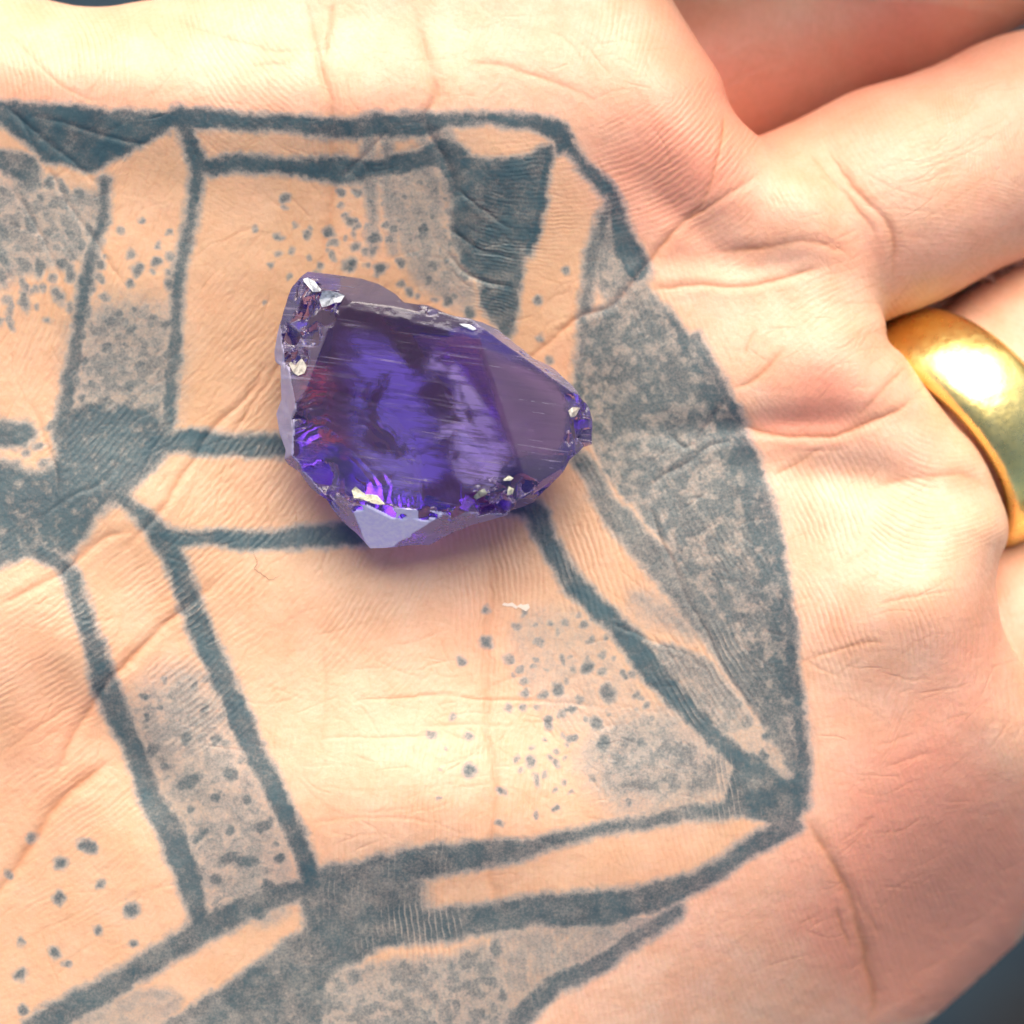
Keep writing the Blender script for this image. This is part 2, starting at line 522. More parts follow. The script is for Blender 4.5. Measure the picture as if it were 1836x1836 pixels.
# many short fine wrinkles following the run of the skin in each area: (px, py, radius, angle deg, how many, length)
WRINK = [(90, 620, 200, -72, 70, 90), (250, 300, 200, -60, 40, 80), (560, 700, 230, -50, 50, 90), (350, 950, 260, -52, 60, 110),
         (100, 1250, 220, -38, 40, 120), (700, 60, 400, 10, 24, 90), (1100, 120, 200, 20, 16, 80), (700, 1320, 260, 2, 46, 110),
         (1200, 900, 170, -42, 46, 60), (1250, 1100, 170, 58, 40, 90), (1560, 640, 170, -30, 26, 80), (1600, 1250, 250, -14, 30, 90),
         (880, 1220, 160, 85, 30, 60), (1600, 1600, 250, -35, 30, 80), (620, 300, 180, 60, 36, 60), (1500, 450, 120, 10, 18, 70),
         (1050, 1330, 160, 30, 36, 50), (1000, 560, 120, -40, 24, 50), (880, 430, 90, 28, 22, 60), (150, 1580, 180, -40, 26, 100), (1700, 300, 130, -22, 22, 170), (1740, 150, 60, -25, 6, 120), (1350, 130, 60, -30, 6, 90)]
for cx, cy, R, ang, cnt, ln in WRINK:
    for _ in range(int(cnt * 2.2)):
        a = math.radians(ang + rng.normal(0, 24))
        x0, y0 = cx + rng.normal(0, R * .55), cy + rng.normal(0, R * .55)
        L = ln * (.4 + rng.random())
        dx, dy = math.cos(a) * L / 2, math.sin(a) * L / 2
        bend = rng.normal(0, .12) * L
        q = catmull([(x0 - dx, y0 - dy), (x0 - dy / L * bend, y0 + dx / L * bend), (x0 + dx, y0 + dy)], 3)
        k = near(q, 12)
        if not len(k):
            continue
        d, tt = line_dist(wx[k], wy[k], q, np.linspace(0, 1, len(q)))
        w = 1.5 + 1.6 * rng.random() ** 2
        amp = np.exp(-(d / w) ** 2) * sstep(0, .3, tt) * sstep(1, .7, tt) * (.3 + .7 * rng.random())
        disp[k] -= .028 * amp
        crease[k] = np.maximum(crease[k], .26 * amp)
disp += .12 * (fbm(px, py, 60, 21) - .5) + .02 * (vnoise(px, py, 9, 25) - .5)

# friction ridges: run of the ridges per area (px, py, radius, angle deg of the ridge lines, bend, strength)
RIDGE = [(1230, 290, 150, -40, 1.2, 1.), (1130, 70, 130, -75, .6, .5), (120, 90, 150, 75, -1.5, .6), (420, 90, 170, 60, 1., .4),
         (90, 1200, 190, -31, .3, .75), (330, 1060, 150, -38, .3, .85), (430, 880, 130, -52, .3, .9), (470, 680, 130, -46, .5, .6),
         (640, 1080, 140, -58, .6, .7), (900, 1010, 130, 82, -.5, 1.), (1060, 1010, 110, 72, -.4, .9), (340, 1240, 110, -40, .3, 1.),
         (720, 1650, 170, 86, .3, 1.), (940, 1700, 130, 84, .3, .8), (440, 1500, 150, -70, .3, .4), (100, 560, 160, -68, .3, .5),
         (210, 820, 120, -48, .3, .7), (1480, 900, 110, 66, -.5, .7), (1640, 960, 110, 12, 2.4, .8), (1700, 1120, 120, 78, -1.5, .6),
         (1280, 1000, 110, 62, .2, .5), (1270, 1200, 130, 60, .3, .9), (1280, 1420, 130, 80, .2, .8), (1500, 560, 100, -30, -1., .5),
         (1430, 330, 90, 60, 1., .5), (1620, 600, 70, 45, 1., .6), (1480, 1130, 110, 70, -.4, .6), (1790, 1250, 100, 84, .6, .5),
         (1170, 520, 90, 72, .3, .5), (620, 250, 110, 80, .2, .4), (150, 1420, 150, -36, .2, .5)]
b1 = np.full(n_, -1e9, f32)
b2 = np.full(n_, -1e9, f32)
phase = np.zeros(n_, f32)
ramp_ = np.zeros(n_, f32)
for cx, cy, R, ang, bend, amp in RIDGE:
    u, v = wx - cx, wy - cy
    a = math.radians(ang)
    along = u * math.cos(a) + v * math.sin(a)
    across = -u * math.sin(a) + v * math.cos(a)
    ph = (across + bend * along ** 2 / 700.0) / 10.6 * 2 * math.pi
    s = -(u * u + v * v) / R ** 2
    m = s > b1
    b2 = np.where(m, b1, np.maximum(b2, s))
    phase = np.where(m, ph, phase)
    ramp_ = np.where(m, amp * np.maximum(np.exp(np.minimum(s, 0) * .9), .35), ramp_)
    b1 = np.maximum(b1, s)
ridge_amp = ramp_ * sstep(0, .35, b1 - b2) * (.15 + 1.1 * vnoise(px, py, 50, 31)) * (.45 + .75 * vnoise(px, py, 11, 32))
phase = phase + 2.0 * vnoise(px, py, 90, 33) + .9 * vnoise(px, py, 20, 34)

# ------------------------------------------------------------------ the hand: tattoo (ink laid into the skin)
ink = np.zeros(n_, f32)
gx_ = px + 6.5 * (vnoise(px, py, 9, 41) - .5) + 7 * (vnoise(px, py, 28, 42) - .5)
gy_ = py + 6.5 * (vnoise(px, py, 9, 43) - .5) + 7 * (vnoise(px, py, 28, 44) - .5)
mott = fbm(px, py, 26, 45)                       # blotchy shading
mot2 = fbm(px, py, 17, 48)

def put(k, a):
    ink[k] = np.maximum(ink[k], a)

def stroke(pts, w, dens=.8, soft=11.5, n=5):
    """w: full width px, one number or one per point"""
    q = catmull(pts, n)
    ws = np.full(len(pts), w, float) if np.isscalar(w) else np.asarray(w, float)
    wq = np.interp(np.linspace(0, len(pts) - 1, len(q)), np.arange(len(pts)), ws)
    k = near(q, ws.max() + 20)
    d, ww = line_dist(gx_[k], gy_[k], q, wq)
    put(k, dens * sstep(soft, -soft, d - ww * .60) * (.82 + .36 * mott[k]))

def fill(poly, dens=.7, soft=10.0, lo=None, hi=None, smooth=True):
    q = catmull(poly, 3, True) if smooth else np.asarray(poly, float)
    k = near(q, soft + 8)
    d = poly_sdf(gx_[k], gy_[k], q)
    a = dens * sstep(soft, -soft, d)
    if lo is not None:
        a = a * (.70 + .30 * sstep(lo, hi, mot2[k]))
    else:
        a = a * (.75 + .5 * mott[k])
    put(k, a)

def dots(lst, dens=.78):
    for x, y, r, *e in lst:
        k = near([(x, y)], r * 2 + 8)
        if not len(k):
            continue
        dx, dy = gx_[k] - x, gy_[k] - y
        if e:
            a = math.radians(e[0])
            dx, dy = (dx * math.cos(a) + dy * math.sin(a)) / e[1], -dx * math.sin(a) + dy * math.cos(a)
        dd = np.hypot(dx, dy)
        put(k, min(dens, .34 + r * .035) * sstep(r * 1.35, r * .35, dd))

def scatter(poly, n, r0, r1, dens=.7, stretch=None, seed=0):
    r = np.random.default_rng(seed)
    p = np.asarray(poly, float)
    out = []
    for _ in range(n * 6):
        x, y = r.uniform(p[:, 0].min(), p[:, 0].max()), r.uniform(p[:, 1].min(), p[:, 1].max())
        if poly_sdf(np.array([x]), np.array([y]), p)[0] < 0:
            R = r.uniform(r0, r1)
            if all((x - o[0]) ** 2 + (y - o[1]) ** 2 > (1.7 * (R + o[2]) * .75) ** 2 for o in out):
                out.append((x, y, R) + ((stretch[0] + r.normal(0, 10), 1 + stretch[1] * r.random()) if stretch else ()))
        if len(out) >= n:
            break
    dots(out, dens)

# upper bars
fill([(-40, 176), (57, 184), (130, 189), (190, 194), (290, 200), (335, 205), (305, 240), (282, 250), (240, 270), (196, 292), (175, 308), (120, 300), (76, 290), (50, 262), (0, 226), (-40, 205)], .9)
fill([(-40, 262), (0, 268), (50, 276), (76, 300), (72, 336), (30, 330), (0, 305), (-40, 290)], .78)
fill([(-40, 305), (20, 325), (70, 350), (60, 395), (20, 380), (-40, 350)], .42, 12, .3, .7)
stroke([(320, 212), (370, 214), (450, 220), (520, 222), (600, 232), (680, 226), (760, 224), (800, 215), (870, 214), (940, 216), (985, 228), (1010, 250), (1005, 268)],
       [34, 30, 26, 28, 36, 38, 40, 26, 20, 24, 32, 34, 20], .9)
stroke([(322, 200), (339, 250), (352, 285), (365, 300), (420, 293), (480, 296), (540, 302), (610, 306), (680, 300), (740, 288), (800, 272), (830, 276)],
       [22, 28, 30, 30, 26, 28, 28, 42, 30, 34, 38, 16], .9)
fill([(770, 250), (800, 268), (829, 277), (924, 280), (977, 259), (990, 280), (974, 324), (966, 381), (951, 438), (939, 496), (928, 572), (914, 606), (888, 590), (860, 548), (858, 507), (829, 473), (813, 431), (806, 381), (796, 324), (775, 286)], .86)
stroke([(985, 270), (972, 330), (962, 390), (946, 450)], 20, .95)
stroke([(800, 280), (808, 350), (815, 420), (850, 490)], 16, .8)
fill([(680, 310), (790, 300), (800, 400), (850, 510), (850, 560), (790, 540), (740, 500), (710, 420)], .56, 18, .25, .7)
for x0, x1 in ((760, 790), (785, 830), (800, 850), (690, 705), (660, 668)):
    stroke([(x0, 236), (x0 * .6 + x1 * .4, 330), (x1, 450)], [22, 26, 14], .55, 12)
# right rim of the drawn stone
stroke([(1022, 262), (1050, 300), (1092, 345), (1110, 395), (1122, 440), (1142, 480)], [18, 22, 26, 30, 40, 46], .9)
stroke([(1096, 360), (1080, 405), (1066, 457), (1058, 507), (1048, 572), (1042, 640), (1036, 700), (1040, 760)], [22, 26, 26, 24, 20, 22, 22, 22], .74)
fill([(1100, 350), (1122, 412), (1134, 450), (1149, 477), (1183, 541), (1248, 610), (1286, 679), (1310, 720), (1336, 790), (1300, 800), (1240, 740), (1190, 650), (1130, 580), (1080, 540), (1066, 470), (1084, 400)], .66, 8, .22, .62)
fill([(1050, 560), (1190, 560), (1286, 679), (1335, 770), (1355, 820), (1375, 880), (1392, 950), (1405, 1010), (1415, 1070), (1422, 1130), (1425, 1200), (1432, 1270), (1420, 1310), (1360, 1300), (1300, 1180), (1220, 1020), (1150, 930), (1085, 850), (1050, 760)], .78, 9, .30, .60)
fill([(1180, 541), (1248, 610), (1286, 679), (1310, 720), (1355, 820), (1392, 950), (1415, 1070), (1425, 1200), (1432, 1275), (1390, 1240), (1360, 1080), (1330, 940), (1290, 800), (1240, 680)], .86, 12, .18, .54)
stroke([(1245, 608), (1290, 684), (1325, 760), (1352, 830), (1374, 900), (1395, 990), (1410, 1080), (1420, 1180), (1428, 1260)], 22, .86)
fill([(1150, 800), (1200, 720), (1290, 690), (1330, 760), (1300, 800), (1260, 830), (1200, 870), (1150, 860)], .78, 12, .25, .6)
stroke([(1035, 815), (1060, 850), (1081, 895), (1112, 935), (1157, 985), (1196, 1025), (1234, 1070), (1290, 1145), (1345, 1230), (1395, 1305), (1425, 1370)], [26, 30, 34, 42, 48, 52, 50, 46, 42, 38, 30], .72)
stroke([(905, 905), (955, 915), (980, 968), (1005, 1010), (1030, 1048), (1070, 1088), (1119, 1135), (1157, 1185), (1200, 1235), (1240, 1280), (1278, 1318), (1330, 1368)], [34, 36, 30, 30, 32, 34, 38, 40, 38, 36, 34, 34], .92)
fill([(1115, 1112), (1165, 1150), (1230, 1160), (1290, 1200), (1350, 1290), (1330, 1312), (1270, 1312), (1220, 1262), (1160, 1192)], .62, 8, .2, .6)
fill([(1130, 1060), (1190, 1075), (1240, 1110), (1260, 1150), (1200, 1130), (1150, 1110)], .55, 26, .35, .65)
stroke([(1378, 1130), (1400, 1200), (1415, 1280)], 26, .5)
dots([(1378, 1320, 13), (1428, 1312, 14), (1436, 1380, 18), (1440, 1345, 12), (1370, 1355, 12)])
fill([(1315, 1368), (1352, 1350), (1388, 1372), (1410, 1394), (1441, 1372), (1444, 1452), (1405, 1482), (1365, 1462), (1300, 1452)], .82)
# lower bars
stroke([(1405, 1474), (1350, 1452), (1290, 1452), (1231, 1458), (1140, 1476), (1072, 1488), (995, 1506), (940, 1524), (881, 1530), (767, 1546), (652, 1568), (575, 1590)],
       [30, 28, 28, 28, 24, 20, 28, 34, 38, 54, 44, 60], .78)
stroke([(1420, 1478), (1370, 1506), (1319, 1534), (1269, 1570), (1205, 1598), (1140, 1618), (1072, 1630), (957, 1634), (860, 1650), (775, 1660), (680, 1668), (600, 1690)],
       [34, 34, 30, 36, 44, 50, 62, 50, 52, 56, 60, 90], .8)
fill([(550, 1590), (569, 1563), (652, 1552), (729, 1524), (770, 1540), (760, 1600), (785, 1680), (690, 1690), (590, 1700), (552, 1640)], .76, 24)
stroke([(1215, 1634), (1148, 1677), (1072, 1727), (995, 1765), (957, 1800), (910, 1850)], [26, 30, 34, 36, 36, 36], .76)
fill([(890, 1660), (1000, 1660), (1150, 1640), (1140, 1680), (1060, 1725), (980, 1765), (900, 1840), (860, 1840), (880, 1740)], .5, 10, .25, .6)
fill([(600, 1740), (700, 1722), (800, 1710), (880, 1700), (900, 1850), (560, 1850), (560, 1780)], .66, 16, .36, .6)
scatter([(590, 1750), (900, 1700), (940, 1850), (560, 1850)], 34, 9, 20, .7, (88, .6), 5)
fill([(700, 1690), (600, 1690), (553, 1593), (530, 1600), (545, 1660), (496, 1690), (440, 1740), (360, 1790), (280, 1860), (560, 1860), (590, 1760)], .74)
stroke([(560, 1590), (520, 1600), (480, 1612), (430, 1632), (385, 1655), (343, 1680), (267, 1728), (191, 1774), (95, 1826), (60, 1850)], [30, 36, 40, 42, 42, 40, 38, 40, 44, 44], .8)
fill([(95, 1815), (200, 1790), (280, 1770), (330, 1790), (260, 1850), (60, 1850)], .45, 12, .3, .6)
# lower-left limb
stroke([(-20, 1018), (38, 988), (95, 1000), (120, 1020), (141, 1077), (164, 1145), (180, 1195), (190, 1232), (229, 1319), (252, 1372), (274, 1433), (305, 1487), (324, 1540), (343, 1590), (360, 1650)],
       [24, 26, 26, 28, 30, 30, 34, 44, 36, 36, 40, 44, 44, 44, 30], .86)
stroke([(205, 880), (240, 912), (267, 937), (297, 975), (324, 1031), (343, 1080), (362, 1134), (388, 1190), (412, 1250), (446, 1325), (473, 1384), (499, 1433), (522, 1479), (538, 1520), (560, 1585)],
       [22, 24, 30, 36, 36, 38, 38, 40, 40, 38, 38, 36, 34, 32, 34], .88)
dots([(294, 1220, 8), (286, 1267, 11), (309, 1248, 8), (347, 1228, 11), (366, 1267, 14), (389, 1326, 12, -50, 1.8), (332, 1326, 13, -60, 1.8), (275, 1346, 16, -40, 1.6),
      (294, 1372, 12), (339, 1400, 20, -25, 2.2), (412, 1386, 19), (385, 1433, 13), (339, 1452, 12), (444, 1434, 13), (362, 1498, 14, -40, 2.), (412, 1487, 13),
      (385, 1575, 17), (440, 1545, 18, 0, 2.2), (480, 1590, 20), (465, 1640, 14), (420, 1622, 14), (200, 1246, 20), (255, 1250, 12), (262, 1290, 12), (312, 1310, 8), (470, 1480, 18, -30, 1.8),
      (500, 1540, 14), (548, 1530, 11), (410, 1540, 16, -15, 2.)])
fill([(360, 1520), (470, 1480), (520, 1530), (520, 1640), (440, 1660), (380, 1620)], .45, 14, .38, .62)
dots([(57, 1502, 12), (158, 1518, 14, 30, 1.4), (109, 1548, 15), (107, 1609, 15), (179, 1586, 10), (236, 1632, 16), (175, 1670, 11), (238, 1692, 11), (98, 1708, 15), (38, 1746, 14), (42, 1811, 11), (15, 1570, 8), (38, 1690, 9), (120, 1728, 9)])
fill([(225, 1260), (300, 1200), (370, 1210), (420, 1300), (470, 1400), (515, 1500), (520, 1600), (420, 1650), (345, 1600), (300, 1480), (255, 1370)], .56, 42, .34, .6)
scatter([(240, 1240), (370, 1200), (470, 1400), (520, 1560), (380, 1620), (300, 1460)], 60, 6, 13, .62, (-30, .9), 21)
scatter([(600, 330), (790, 320), (850, 540), (760, 540), (690, 500), (590, 470)], 60, 6, 13, .66, None, 22)
scatter([(500, 340), (640, 330), (640, 520), (480, 520)], 12, 5, 9, .55, None, 23)
scatter([(920, 1110), (1060, 1100), (1200, 1290), (1180, 1400), (940, 1440), (900, 1250)], 60, 5, 12, .6, None, 24)
stroke([(1424, 1240), (1434, 1310), (1440, 1370), (1442, 1440)], 24, .8)
scatter([(160, 400), (320, 380), (310, 600), (150, 600)], 20, 6, 11, .62, None, 25)
scatter([(-10, 320), (185, 340), (160, 500), (-10, 600)], 50, 6, 14, .7, (62, 1.6), 26)
# horizontal bars left of the stone
stroke([(262, 812), (290, 794), (343, 791), (400, 796), (460, 799), (520, 800)], [30, 34, 36, 36, 36, 36], .98)
stroke([(290, 958), (320, 966), (381, 964), (457, 970), (553, 962), (648, 957)], [20, 28, 26, 30, 34, 34], .98)
# upper-left limb
stroke([(188, 326), (183, 381), (168, 438), (156, 496), (145, 564), (133, 648), (120, 720), (104, 782)], [24, 22, 22, 24, 24, 26, 28, 24], .82)
stroke([(358, 300), (347, 362), (336, 419), (324, 477), (318, 553), (313, 610), (306, 680), (300, 752), (280, 810), (235, 860), (205, 890)], [24, 22, 22, 22, 24, 26, 26, 24, 30, 34, 30], .84)
fill([(100, 780), (125, 730), (190, 715), (290, 740), (300, 795), (268, 845), (215, 892), (172, 932), (150, 972), (118, 1000), (40, 986), (-30, 1010), (-30, 830), (60, 842), (90, 830)], .92, 16, .12, .5)
fill([(130, 700), (145, 560), (305, 560), (300, 760), (200, 740)], .66, 44, .34, .6)
scatter([(150, 560), (310, 560), (300, 740), (130, 740)], 30, 9, 15, .75, (-40, .7), 3)
scatter([(170, 450), (315, 450), (312, 570), (150, 570)], 10, 7, 13, .75, None, 4)
scatter([(90, 760), (290, 740), (180, 930), (120, 990), (-10, 990), (-10, 860)], 46, 7, 14, .72, (-30, 1.2), 6)
stroke([(-20, 778), (20, 779), (40, 778)], 44, .85)
dots([(107, 772, 13)])
# shading dots left
fill([(-30, 330), (80, 330), (150, 340), (182, 350), (165, 440), (120, 480), (60, 480), (-30, 520)], .62, 22, .36, .62)
scatter([(0, 310), (180, 330), (160, 460), (60, 520), (0, 480)], 38, 9, 17, .75, (62, 1.3), 1)
scatter([(0, 480), (140, 440), (140, 560), (0, 600)], 9, 7, 12, .55, None, 2)
dots([(511, 354, 10), (458, 410, 6), (499, 423, 10), (549, 421, 9), (589, 416, 12), (484, 478, 8), (520, 496, 7), (473, 543, 6), (572, 476, 9),
      (663, 362, 9), (625, 396, 10), (640, 408, 8), (610, 370, 6), (671, 427, 13), (656, 450, 8), (629, 475, 14), (682, 482, 13), (705, 411, 11), (676, 428, 11), (718, 471, 11),
      (760, 411, 13), (768, 500, 12), (733, 522, 11), (800, 540, 12), (650, 516, 7), (745, 455, 9), (705, 350, 9), (800, 470, 10), (840, 560, 13)])
dots([(874, 1153, 13), (826, 1187, 11), (874, 1092, 9), (1056, 1195, 15), (1091, 1242, 18, 70, 1.3), (1001, 1235, 16), (942, 1244, 10), (974, 1246, 10), (1008, 1185, 8, 80, 1.8), (1024, 1271, 11),
      (940, 1269, 9), (981, 1296, 11, 70, 1.4), (1024, 1323, 11), (1070, 1296, 16), (1081, 1334, 21), (841, 1383, 15), (841, 1323, 10), (772, 1318, 8), (810, 1284, 8), (898, 1418, 10),
      (997, 1368, 10), (954, 1364, 11), (1011, 1402, 7), (959, 1461, 8), (896, 1479, 8), (1133, 1389, 10), (1142, 1244, 10), (1150, 1334, 12), (963, 1181, 6), (936, 1200, 9), (988, 1120, 9),
      (1047, 1120, 11), (940, 1098, 9), (1170, 1290, 8), (960, 1400, 8, 80, 1.8), (1000, 1452, 8), (1018, 1272, 9), (1130, 1440, 9), (1120, 1210, 10), (1158, 1265, 9), (800, 1340, 5), (790, 1380, 4), (785, 1430, 5)])
fill([(1090, 1300), (1180, 1270), (1300, 1330), (1330, 1400), (1290, 1440), (1140, 1460), (1060, 1400), (1050, 1340)], .72, 60, .30, .64)
fill([(1300, 1300), (1440, 1270), (1440, 1440), (1330, 1450), (1280, 1380)], .42, 20, .42, .64)
fill([(930, 1110), (1040, 1090), (1110, 1180), (1190, 1290), (1100, 1330), (1000, 1300), (930, 1220)], .30, 26, .42, .66)
scatter([(1040, 580), (1170, 570), (1260, 680), (1150, 730), (1050, 700)], 24, 8, 14, .68, None, 8)
scatter([(1060, 760), (1150, 740), (1150, 870), (1080, 860)], 9, 7, 12, .6, None, 9)
scatter([(1160, 900), (1340, 820), (1400, 1180), (1340, 1180)], 44, 8, 15, .7, (30, 1.), 10)
dots([(970, 605, 8), (985, 650, 9), (1016, 484, 9), (963, 538, 10), (1085, 800, 9), (1130, 830, 11)])
ink = np.clip(ink * .97, 0, 1)
ink *= (1 - .25 * np.clip(crease, 0, 1) * (vnoise(px, py, 12, 77) > .5))

# flush of the skin: pink and yellow areas; shade painted on index and lower right too (px, py, radius x, radius y, turn, amount)
FLUSH_SHADE = [(1230, 270, 140, 160, 20, .95), (1500, 690, 120, 75, -20, 1.1), (1250, 60, 120, 90, 0, .4), (1420, 770, 130, 30, 0, .6), (1610, 1430, 130, 130, 0, .8), (1570, 1620, 150, 120, 30, .6),
         (1730, 1250, 110, 100, 0, .45), (1480, 440, 150, 40, 0, .5), (1660, 1130, 150, 60, 0, .3), (860, 1130, 90, 90, 0, .55), (700, 60, 50, 140, 0, .35), (90, 155, 250, 30, 3, .5),
         (80, 1330, 190, 130, -40, .55), (480, 170, 200, 30, 0, .35), (1290, 1650, 200, 160, 0, .3), (1720, 1640, 260, 200, -45, 1.2), (1790, 1090, 60, 120, 10, .5),
         (960, 130, 200, 80, 0, .25), (1030, 640, 60, 50, 0, .5), (1600, 90, 400, 120, -27, 1.0), (1750, 430, 200, 70, -25, .45), (520, 1560, 90, 60, 0, .2)]
flush_shade = np.zeros(n_, f32)
for cx, cy, rx, ry, t, a in FLUSH_SHADE:
    co, si = math.cos(math.radians(t)), math.sin(math.radians(t))
    u, v = (px - cx) * co + (py - cy) * si, -(px - cx) * si + (py - cy) * co
    flush_shade += a * np.exp(-((u / rx) ** 2 + (v / ry) ** 2))
flush_shade = np.clip(flush_shade * (.7 + .6 * fbm(px, py, 120, 61)) + .45 * (fbm(px, py, 75, 62) - .5) + .2 * (fbm(px, py, 22, 63) - .5), 0, 1)
# skin inside the drawing is sallower from ink haze; hollow's shade, bright lower palm painted in
inside = poly_sdf(px, py, [(-100, 190), (980, 215), (1130, 420), (1330, 760), (1430, 1200), (1440, 1450), (900, 1850), (-100, 1900)])
sallow_shade = sstep(25, -40, inside) * (.55 + .6 * fbm(px, py, 110, 65)) * (1 - .75 * np.exp(-(((px - 700) / 300) ** 2 + ((py - 1370) / 190) ** 2))) * (.75 + .5 * np.exp(-(((px - 640) / 480) ** 2 + ((py - 720) / 420) ** 2)))
sallow_shade = np.clip(sallow_shade, 0, 1.3)

P = P + NRM * disp[:, None]
V[mov] = P
def full(a, d=0.0):
    r = np.full(len(V), d, f32)
    if a is flush_shade:
        ox, oy = V[:, 0] * PX + 918, 918 - V[:, 1] * PX
        for cx, cy, rx, ry, t, am in FLUSH_SHADE:
            co, si = math.cos(math.radians(t)), math.sin(math.radians(t))
            u, v = (ox - cx) * co + (oy - cy) * si, -(ox - cx) * si + (oy - cy) * co
            r += (am * np.exp(-((u / rx) ** 2 + (v / ry) ** 2))).astype(f32)
        r = np.clip(r, 0, 1)
    r[mov] = a
    return r
used = np.zeros(len(V), bool)
used[Qc.ravel()] = True
used[Qf.ravel()] = True
rem = np.cumsum(used) - 1

# ------------------------------------------------------------------ skin material
def skin_material():
    m, nt, b = new_mat('tattooed_skin')
    N = NT(nt)
    tc = N.n('TexCoord').outputs['Object']
    fine = N.noise(tc, 2600.0, 4, .6)
    mid = N.noise(tc, 330.0, 3, .55)
    grain = N.noise(tc, 5200.0, 2, .6)
    base = N.mix(N.ramp(mid, .3, .7), (.78, .435, .275), (.83, .515, .355))
    base = N.mix(N.math('MULTIPLY', N.attr('flush_shade'), .85), base, (.85, .325, .215))
    base = N.mix(N.math('MULTIPLY', N.attr('sallow_shade'), .68), base, (.53, .32, .165))
    base = N.mix(N.math('MULTIPLY', N.attr('crease'), .62), base, (.52, .19, .075))
    base = N.mix(N.math('MULTIPLY', N.ramp(fine, .38, .72), .16), base, (.42, .22, .11))
    rid = N.math('MULTIPLY', N.math('SINE', N.attr('phase')), N.attr('ridge_amp'))
    base = N.mix(N.math('MULTIPLY', N.ramp(rid, .1, -.8), .42), base, (.56, .26, .13))
    inkf = N.attr('ink')
    g2 = N.math('ADD', N.math('MULTIPLY', N.math('SUBTRACT', grain, .5), .75), N.math('MULTIPLY', N.math('SUBTRACT', fine, .5), .5))
    inkf = N.math('ADD', inkf, N.math('MULTIPLY', g2, N.math('MULTIPLY', N.math('MULTIPLY', inkf, N.math('SUBTRACT', 1.15, inkf)), 1.5)), True)
    inkf = N.math('MULTIPLY', inkf, N.math('SUBTRACT', 1.0, N.math('MULTIPLY', N.ramp(rid, .25, .9), .28)))
    # thin ink scatters cool grey-blue under the skin, dense ink goes to dark teal
    inkc = N.mix(N.ramp(mid, .35, .65), (.012, .060, .082), (.024, .078, .098))
    inkc = N.mix(N.ramp(inkf, .30, .88), (.125, .220, .245), inkc)
    cover = N.math('POWER', N.math('SUBTRACT', 1.0, inkf, True), 1.5)
    col = N.mix(N.math('MULTIPLY', N.math('SUBTRACT', 1.0, cover), .97), base, inkc)
    N.put(b.inputs['Base Color'], col)
    N.put(b.inputs['Roughness'], N.math('ADD', N.math('MULTIPLY', grain, .45), .24))
    b.inputs['Specular IOR Level'].default_value = .5
    N.put(b.inputs['Subsurface Weight'], N.math('MULTIPLY', N.math('SUBTRACT', 1.15, inkf), .28))
    b.inputs['Subsurface Radius'].default_value = (1.0, .36, .17)
    b.inputs['Subsurface Scale'].default_value = .0011
    hgt = N.math('ADD', N.math('MULTIPLY', rid, .021), N.math('MULTIPLY', fine, .042))
    bp = N.n('Bump')
    bp.inputs['Strength'].default_value = 1.0
    bp.inputs['Distance'].default_value = .001
    N.put(bp.inputs['Height'], hgt)
    N.put(b.inputs['Normal'], bp.outputs[0])
    return m

hand = build('hand', V[used], np.concatenate([rem[Qc], rem[Qf]]), skin_material(), True,
             {k: full(a)[used] for k, a in (('ink', ink), ('flush_shade', flush_shade), ('sallow_shade', sallow_shade), ('crease', np.clip(crease, 0, 1)),
                                           ('phase', phase), ('ridge_amp', ridge_amp))})
hand['label'] = 'open palm tattooed with a large faceted gem drawing in grey ink'
hand['category'] = 'hand'

# ------------------------------------------------------------------ gold ring
def make_ring():
    C = np.array([*mm(1764, 762, 0)[:2], -14.0])
    s = .34
    a = np.array([.77 * math.sqrt(1 - s * s), .63 * math.sqrt(1 - s * s), -s])
    a /= np.linalg.norm(a)
    u = np.cross(a, [0, 0, 1]); u /= np.linalg.norm(u)
    v = np.cross(u, a)
    prof = []
    hw, ri, th = 3.8, 8.75, 1.9
    for t in np.linspace(0, math.pi, 25):                      # domed outside
        prof.append((-hw * math.cos(t), ri + .25 + th * math.sin(t) ** .7))
    for t in np.linspace(1, -1, 9)[1:-1]:
        prof.append((hw * .97 * t, ri))
    prof = np.array(prof)
    n, mN = 160, len(prof)
    th_ = np.linspace(0, 2 * math.pi, n, endpoint=False)
    V = np.zeros((n, mN, 3))
    for i, t in enumerate(th_):
        rad = math.cos(t) * u + math.sin(t) * v
        V[i] = C + prof[:, :1] * a + prof[:, 1:] * rad
    k = np.arange(n * mN).reshape(n, mN)
    Q = np.stack([k, np.roll(k, -1, 0), np.roll(np.roll(k, -1, 0), -1, 1), np.roll(k, -1, 1)], -1).reshape(-1, 4)
    m, nt, b = new_mat('yellow_gold')
    N = NT(nt)
    tc = N.n('TexCoord').outputs['Object']
    b.inputs['Metallic'].default_value = 1
    N.put(b.inputs['Base Color'], N.mix(N.noise(tc, 900, 3), (1.0, .73, .22), (1.0, .83, .34)))
    N.put(b.inputs['Roughness'], N.math('ADD', N.math('MULTIPLY', N.noise(tc, 1500, 4), .28), .16))
    bp = N.n('Bump')
    bp.inputs['Strength'].default_value = .25
    bp.inputs['Distance'].default_value = .0004
    N.put(bp.inputs['Height'], N.noise(tc, 420, 3))
    N.put(b.inputs['Normal'], bp.outputs[0])
    o = build('finger_ring', V.reshape(-1, 3), Q, m)
    o['label'] = 'wide domed yellow gold ring worn low on a finger at the right edge'
    o['category'] = 'ring'
make_ring()

